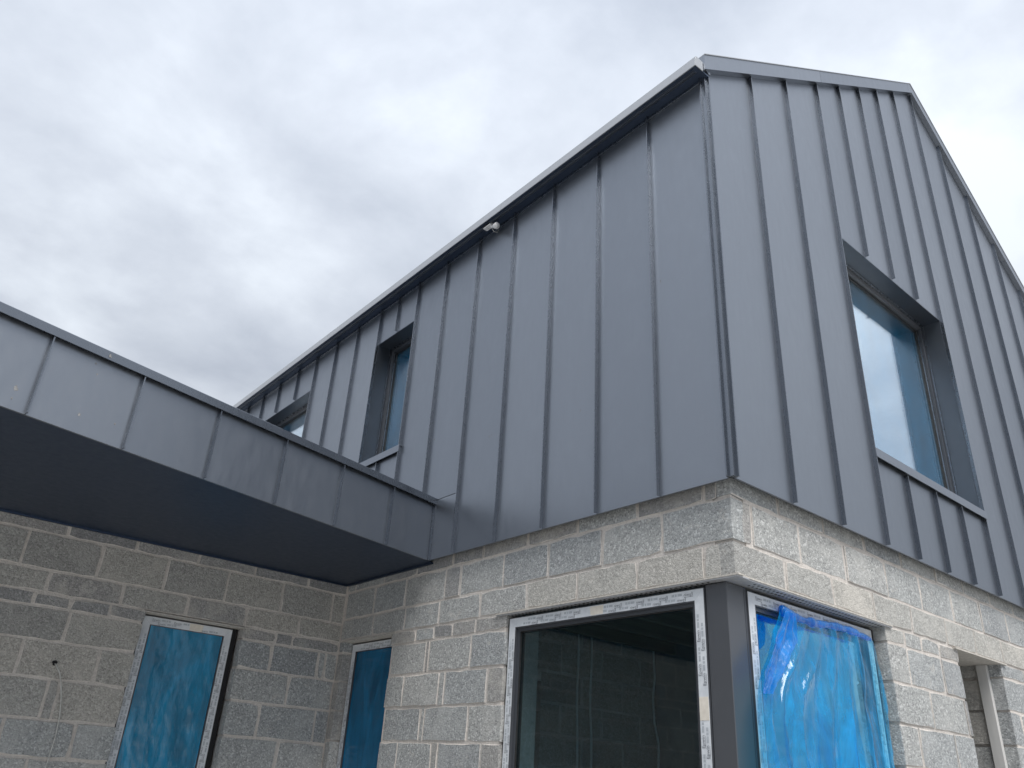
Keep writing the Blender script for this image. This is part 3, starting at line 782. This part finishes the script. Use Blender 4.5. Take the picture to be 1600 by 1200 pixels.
DS, DG, DW = 0.088, 0.140, 0.095
WS = lower_window(MS, HOUSE, 0.278, 1.802, -3.0, HEAD - .022, DS, 'clear corner window looking into a dark room', 'glass_clear', None, {'t': 0.745, 'r': None, 'l': 1.91})
WG = lower_window(MG, HOUSE, 0.260, 1.520, -3.0, HEAD - .024, DG, 'corner window half covered by loose blue film', 'glass_mid')
W2 = lower_window(MS, HOUSE, 3.20, 3.918, -3.0, HEAD - .012, 0.145, 'narrow blue-filmed window in the inner corner', 'glass_clear', ('film_shaded', 0.0, 0.0121))
WW = lower_window(MW, WING, -1.528, -0.838, -3.0, -0.508, DW, 'blue-filmed window in the wing wall under the canopy', 'glass_clear', ('film_stuck', 0.0), {'t': 0.40})
# foam and packers in the gaps round the frames
box('packer_strip', MW, -0.838, -0.800, 0.10, 0.16, -3.0, -0.50, 'black_void', WW)
box('packer_strip', MS, 1.803, 1.815, DS + .004, DS + .06, -3.0, HEAD - .02, 'rubber_black', WS)
box('packer_strip', MG, 1.5205, 1.5605, DG + .006, DG + .06, -3.0, HEAD - .02, 'rubber_black', WG)
# back rooms so that filmed windows look into dim space
def room(M, a0, a1, d0, d1, z0, z1, parent):
    bm = bmesh.new()
    vs = [bm.verts.new(M(a, d, z)) for a in (a0, a1) for d in (d0, d1) for z in (z0, z1)]
    for q in ((0, 1, 3, 2), (4, 6, 7, 5), (2, 3, 7, 6), (0, 2, 6, 4), (1, 5, 7, 3)): bm.faces.new([vs[k] for k in q])
    return link('room_lining', finish(bm, 'room_lining'), 'interior_plaster', parent)
room(MW, -2.6, -0.2, 0.31, 2.8, -3.0, 0.05, WW)
room(MS, 2.7, 4.4, 0.36, 2.5, -3.0, -0.17, W2)

# corner post
POST = box('corner_post', ID, 0.098, 0.258, 0.148, 0.276, -3.05, HEAD - .008, 'frame_paint', HOUSE, 0.003)
box('post_edge_trim', ID, 0.240, 0.2595, 0.1465, 0.155, -3.05, HEAD - .02, 'frame_paint', POST)
# perforated steel lintels with a pale mortar lip
def lintel(M, a0, a1, d1, dz=0.0, name='lintel'):
    HEAD = HEAD0 + dz
    Lp = prism(name, M, rect(a0, a1, HEAD - .003, HEAD + .004), D - 0.010, d1, 'lintel_steel', HOUSE)
    prism('lintel_lip', M, rect(a0 - .008, a1 + .005, HEAD + .0045, HEAD + .013), D - 0.014, D + .03, 'lintel_edge', Lp)
    bm = bmesh.new()
    n_ = int((a1 - a0) / 0.034)
    for k in range(n_):
        a = a0 + .02 + k * .034
        if a < D + .16: continue
        for dd in (0.012, 0.045):
            if D + dd + .012 < d1: add_box(bm, M, a, a + .010, D + dd, D + dd + .013, HEAD - .0045, HEAD - .0031)
    tag(link('perforations', finish(bm, 'perforations'), 'black_void', Lp), kind='stuff')
    return Lp
lintel(MS, D - .015, 1.905, 0.150); lintel(MG, D + .02, 1.62, 0.20, -0.0016)
box('lintel_corner', ID, D + .004, 0.345, D + .004, 0.345, HEAD + .0042, HEAD + .0058, 'lintel_steel', HOUSE)
box('lintel_back', MS, 0.11, 1.82, 0.151, 0.34, HEAD + .001, HEAD + .02, 'lintel_steel', HOUSE)
box('lintel_back', MG, 0.345, 1.56, 0.201, 0.34, HEAD + .003, HEAD + .02, 'lintel_steel', HOUSE)
prism('lintel', MS, rect(3.15, 3.96, HEAD - .002, HEAD + .008), D - .004, 0.33, 'lintel_edge', HOUSE)
prism('lintel', MG, rect(2.47, 3.31, HEAD - .002, HEAD + .008), D - .018, 0.40, 'lintel_edge', HOUSE)
prism('lintel', MW, rect(-1.60, -0.74, -0.500, -0.491), -0.004, 0.28, 'lintel_edge', WING)

# slot opening in the gable: frame member and inner leaf
SL = box('slot_frame', MG, 3.205, 3.2425, 0.152, 0.222, -3.0, HEAD - .004, 'upvc_grey', HOUSE, 0.002)
box('slot_frame_foot', MG, 2.531, 3.2045, 0.152, 0.222, -3.0, -2.93, 'upvc_grey', SL)
IL = wall_slab('inner_leaf', MG, 2.30, 3.70, -3.0, -0.17, [(2.52, 3.232, -3.0, HEAD - .002)], 0.349, 0.50, 'mortar', HOUSE)
lay(MG, 0.2245, [(ZB[k + 1], ZB[k], []) for k in range(3, 14)], 3.222, 3.40, [], IL, depth=0.26, matf=lambda k, s, t: random.choice(('block_grey', 'block_beige')))
room(MG, 2.3, 3.7, 0.505, 2.45, -3.0, -0.17, SL)

# ------------------------------------------------------------------ the wing canopy
FA = math.atan(0.2348)
ca_, sa_ = math.cos(FA), math.sin(FA)
def MF(a, d, z):    # a along the fascia (0 at the house wall, negative outwards), d into the canopy
    return (a * ca_ - d * sa_, 2.689 + a * sa_ + d * ca_, z)
XL = -7.0
CAN = box('canopy', MF, XL, -0.03, 0.016, 0.10, 0.012, 0.44, 'black_void', WING)
fx = [v / ca_ for v in (-0.4513, -0.9296, -1.4099, -1.8956, -2.3777, -2.8628)]
while fx[-1] > XL + .6: fx.append(fx[-1] - 0.497)
fx = [-0.012] + fx + [XL]
for i in range(len(fx) - 1):
    prism('fascia_panel', MF, rect(fx[i + 1] + .0015, fx[i] - .0015, 0.0, 0.445), 0.0, 0.015, 'cladding_metal', CAN)
for a in fx[1:-1]:
    o = bpy.data.objects.new('fascia_seam', SEAMS.setdefault('f', seam_mesh(0.428))); COL.objects.link(o); o.parent = CAN
    if not o.data.materials: o.data.materials.append(MATS['trim_metal'])
    p = MF(a, 0, 0.004); o.location = p; o.rotation_euler = (0, 0, FA)
# end seam against the house wall
prism('fascia_end_trim', MF, rect(-.012, .004, 0.001, 0.432), -0.024, 0.014, 'trim_metal', CAN)
# capping
bm = bmesh.new()
pr = [(-.036, .432), (-.030, .432), (-.028, .474), (.34, .490), (.34, .496), (-.034, .4815), (-.0365, .478)]
A = [bm.verts.new(MF(XL, p[0], p[1])) for p in pr]; B = [bm.verts.new(MF(0.004, p[0], p[1])) for p in pr]
bm.faces.new(A); bm.faces.new(B[::-1])
for j in range(len(pr)): bm.faces.new((A[j], A[(j + 1) % len(pr)], B[(j + 1) % len(pr)], B[j]))
link('capping', finish(bm, 'capping'), 'trim_metal', CAN)
# soffit sheets run from the fascia to the wall
def soffit_piece(x0, x1):
    f = lambda x: 2.689 + 0.2348 * x + 0.018
    bm = bmesh.new()
    q = [(x0, f(x0)), (x1, f(x1)), (x1, YW + .003), (x0, YW + .003)]
    lo_ = [bm.verts.new((x, y, 0.002)) for x, y in q]; hi_ = [bm.verts.new((x, y, 0.011)) for x, y in q]
    bm.faces.new(lo_); bm.faces.new(hi_[::-1])
    for j in range(4): bm.faces.new((lo_[j], lo_[(j + 1) % 4], hi_[(j + 1) % 4], hi_[j]))
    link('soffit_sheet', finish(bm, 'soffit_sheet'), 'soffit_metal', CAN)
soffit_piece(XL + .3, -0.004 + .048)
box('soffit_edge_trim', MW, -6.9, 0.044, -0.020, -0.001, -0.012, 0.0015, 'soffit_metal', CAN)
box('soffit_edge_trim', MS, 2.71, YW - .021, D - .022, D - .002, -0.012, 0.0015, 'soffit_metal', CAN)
prism('flat_roof', ID, [(0, 0)] * 0 or [(XL + .2, .40), (-0.02, .40), (-0.02, .44), (XL + .2, .44)], 3.05, 8.8, 'trim_metal', WING)
# upstand flashing notch where the capping meets the house
prism('flashing_tab', MS, [(2.80, .478), (2.86, .478), (2.862, .508), (2.835, .502)], -0.030, -0.004, 'black_void', CAN)
bm = bmesh.new()
add_box(bm, MW, -7.0, -6.7, 0.31, 5.0, GZ, .38); add_box(bm, MW, -6.69, 0.0, 4.7, 5.0, GZ, .38)
link('rear_walls', finish(bm, 'rear_walls'), 'mortar', WING)
# dried smears on the fascia
for (u, z, r_) in ((-2.938, .108, .014), (-2.589, .452, .010), (-2.631, .397, .006), (-2.609, .343, .006), (-2.631, .098, .009), (-2.94, .055, .007), (-2.45, .12, .006)):
    bm = bmesh.new(); c0 = []
    a = u / ca_
    dd = -0.0012 if z < .43 else -0.0385
    ph = random.random() * 6
    ring = [bm.verts.new(MF(a + r_ * .6 * math.cos(t) * (1 + .4 * math.sin(2 * t + ph)), dd, z + r_ * math.sin(t) * (1 + .35 * math.sin(3 * t + ph)))) for t in [2 * math.pi * k / 12 for k in range(12)]]
    bk = [bm.verts.new(v.co + Vector((sa_ * -.001, ca_ * .001, 0))) for v in ring]
    bm.faces.new(ring)
    for i in range(12): bm.faces.new((ring[i], ring[(i + 1) % 12], bk[(i + 1) % 12], bk[i]))
    link('dried_smear', finish(bm, 'dried_smear'), 'smear_white', CAN)

# ------------------------------------------------------------------ loose things
# small chalky scuffs on the side cladding
for (y_, z_, r_) in ((0.4655 - .05, 1.40, .006), (2.05, .83, .006), (2.02, .835, .004), (1.10, .73, .005), (2.78, 1.02, .006)):
    ph = random.random() * 6
    poly = [(y_ + r_ * .7 * math.cos(t) * (1 + .4 * math.sin(2 * t + ph)), z_ + r_ * 1.6 * math.sin(t) * (1 + .3 * math.sin(3 * t + ph))) for t in [2 * math.pi * k / 10 for k in range(10)]]
    prism('chalk_scuff', MS, poly, -0.0008, 0.0004, 'smear_white', SCL)
# blue film hanging over the corner window
def interp(t, pts):
    for (t0, v0), (t1, v1) in zip(pts, pts[1:]):
        if t <= t1: return v0 + (v1 - v0) * (t - t0) / (t1 - t0)
    return pts[-1][1]
FILM = empty('plastic_film', (0.8, 0.09, -2.6), 'crumpled loose blue plastic film hanging over the right-hand corner window', 'plastic film')
def sheet(name, zt, zb, left, right, yf, mat, parent, na=90, nz=80):
    bm = bmesh.new(); g = []
    for j in range(nz + 1):
        z = zt + (zb - zt) * j / nz; row = []
        xl, xr = interp(-z, left), interp(-z, right)
        for i in range(na + 1):
            s = i / na; x = xl + (xr - xl) * s
            row.append(bm.verts.new((x + .010 * noise.noise((s * 5, z * 7, 3)), yf(s, x, z), z + (.012 * noise.noise((s * 9, 2.2, 8)) if j == 0 else 0))))
        g.append(row)
    for j in range(nz):
        for i in range(na): bm.faces.new((g[j][i], g[j][i + 1], g[j + 1][i + 1], g[j + 1][i]))
    return link(name, finish(bm, name, True), mat, parent)
def ridge(v): return 1 - abs(2 * (v - math.floor(v)) - 1)
def yf1(s, x, z):
    t = min(1, (-z - .55) / .9)
    f = ridge(s * 6.5 + .5 * noise.noise((s * 3, z * 1.3, 0)) + (0.35 * s) * t) ** 2.2
    f2 = noise.noise((s * 16, z * 2.2, 5)); f3 = abs(noise.noise((x * 26 + z * 5, z * 11, 2))) * 2.2
    lift = .095 * max(0, 1 - (x - .05) / .35) if x < .40 else 0
    cr = abs(noise.noise((s * 9 + z * 1.2, z * 3.0, 9))) ** .7
    return 0.114 - (.012 + .046 * t) * f - .012 * f2 - .0035 * f3 - .016 * cr - lift
left = [(0.55, 0.50), (0.62, 0.47), (0.82, 0.30), (0.925, 0.189), (1.025, 0.125), (1.127, 0.085), (1.34, 0.075), (2.6, 0.10)]
right = [(0.55, 1.40), (0.60, 1.455), (0.76, 1.47), (1.26, 1.465), (2.6, 1.46)]
sheet('hanging_sheet', -0.575, -2.6, left, right, yf1, 'film_loose', FILM, 110, 120)
# bunched top roll
bm = bmesh.new(); rings = []
for i in range(70):
    s = i / 69; x = .50 + .93 * s
    zc_ = -0.572 - .012 * math.sin(s * 7) - .02 * s * (1 - s)
    rr = (.018 + .010 * noise.noise((s * 11, 1, 1)) + .012 * math.exp(-((s - .05) / .06) ** 2)) * (0.5 + .5 * min(1, (1 - s) * 8))
    rings.append([(x + .006 * noise.noise((s * 30, k * 1.7, 0)), 0.104 + rr * .8 * math.cos(2 * math.pi * k / 10) + .006 * noise.noise((s * 26, k * 2.1, 7)), zc_ + rr * 1.15 * math.sin(2 * math.pi * k / 10) + .007 * noise.noise((s * 22, k * 1.3, 4))) for k in range(10)])
loft('bunched_edge', rings, 'film_bunched', FILM, True, True)
# doubled-over flap on the left
def yf2(s, x, z):
    return yf1(.12 + .1 * s, x, z) - .016 - .012 * ridge(s * 2.5 + z * 2) - .005 * noise.noise((s * 14, z * 20, 3))
sheet('folded_flap', -0.575, -1.02, [(0.55, 0.50), (0.62, 0.47), (0.82, 0.30), (0.925, 0.195), (1.03, 0.14)], [(0.55, 0.60), (0.64, 0.60), (0.72, 0.585), (0.80, 0.48), (0.88, 0.40), (0.96, 0.27), (1.03, 0.17)], yf2, 'film_bunched', FILM, 30, 50)

# cable out of the wing wall
pts = [(-2.042, YW + .02, -.926), (-2.035, YW - .02, -.935), (-2.00, YW - .035, -.985), (-1.975, YW - .03, -1.04), (-1.945, YW - .025, -1.14), (-1.922, YW - .02, -1.25), (-1.912, YW - .018, -1.37), (-1.915, YW - .016, -1.50), (-1.925, YW - .016, -1.70), (-1.95, YW - .018, -1.95), (-1.96, YW - .018, -2.3)]
cb = tube('cable', pts, 0.0042, 'cable_white', None, 8)
tag(cb, 'thin white cable hanging from a drilled hole in the wing wall', 'cable')
# cables hanging inside the corner room, in two pairs
for (x, wob, lab) in ((1.37, .004, 'leftmost white cable hanging inside the dark corner room'), (1.52, .006, 'second white cable from the left inside the dark corner room'), (2.26, .02, 'third white cable from the left inside the dark corner room'), (2.42, .03, 'rightmost white cable hanging inside the dark corner room')):
    pts = [(x + wob * math.sin(k * 1.1 + x), 2.46 - (.03 if x > 2 else .0) + wob * math.cos(k * 1.7), -.25 - .17 * k) for k in range(15)]
    tag(tube('cable', pts, 0.009, 'white_plastic', None, 6), lab, 'cable', 'cables hanging in the corner room')

# small light on a bracket under the eave
EL = empty('eave_light', (-0.055, 2.13, 2.80), 'small white light on a bracket under the long eave', 'light fitting')
LL = EL.location
def part(name, me_obj): return me_obj
box('bracket_plate', ID, -0.105, -0.060, 2.125, 2.215, 2.782, 2.812, 'white_plastic', EL, 0.003)
tube('arm', [(-0.075, 2.15, 2.79), (-0.078, 2.12, 2.765), (-0.080, 2.10, 2.757)], 0.010, 'white_plastic', EL)
hd = tube('lamp_head', [(-0.080, 2.105, 2.760), (-0.083, 2.085, 2.750), (-0.088, 2.055, 2.735), (-0.090, 2.040, 2.728)], [0.012, 0.019, 0.027, 0.028], 'white_plastic', EL, 12)
tube('lead', [(-0.070, 2.145, 2.785), (-0.045, 2.135, 2.745), (-0.012, 2.13, 2.75), (-0.003, 2.13, 2.79)], 0.003, 'cable_white', EL, 6)
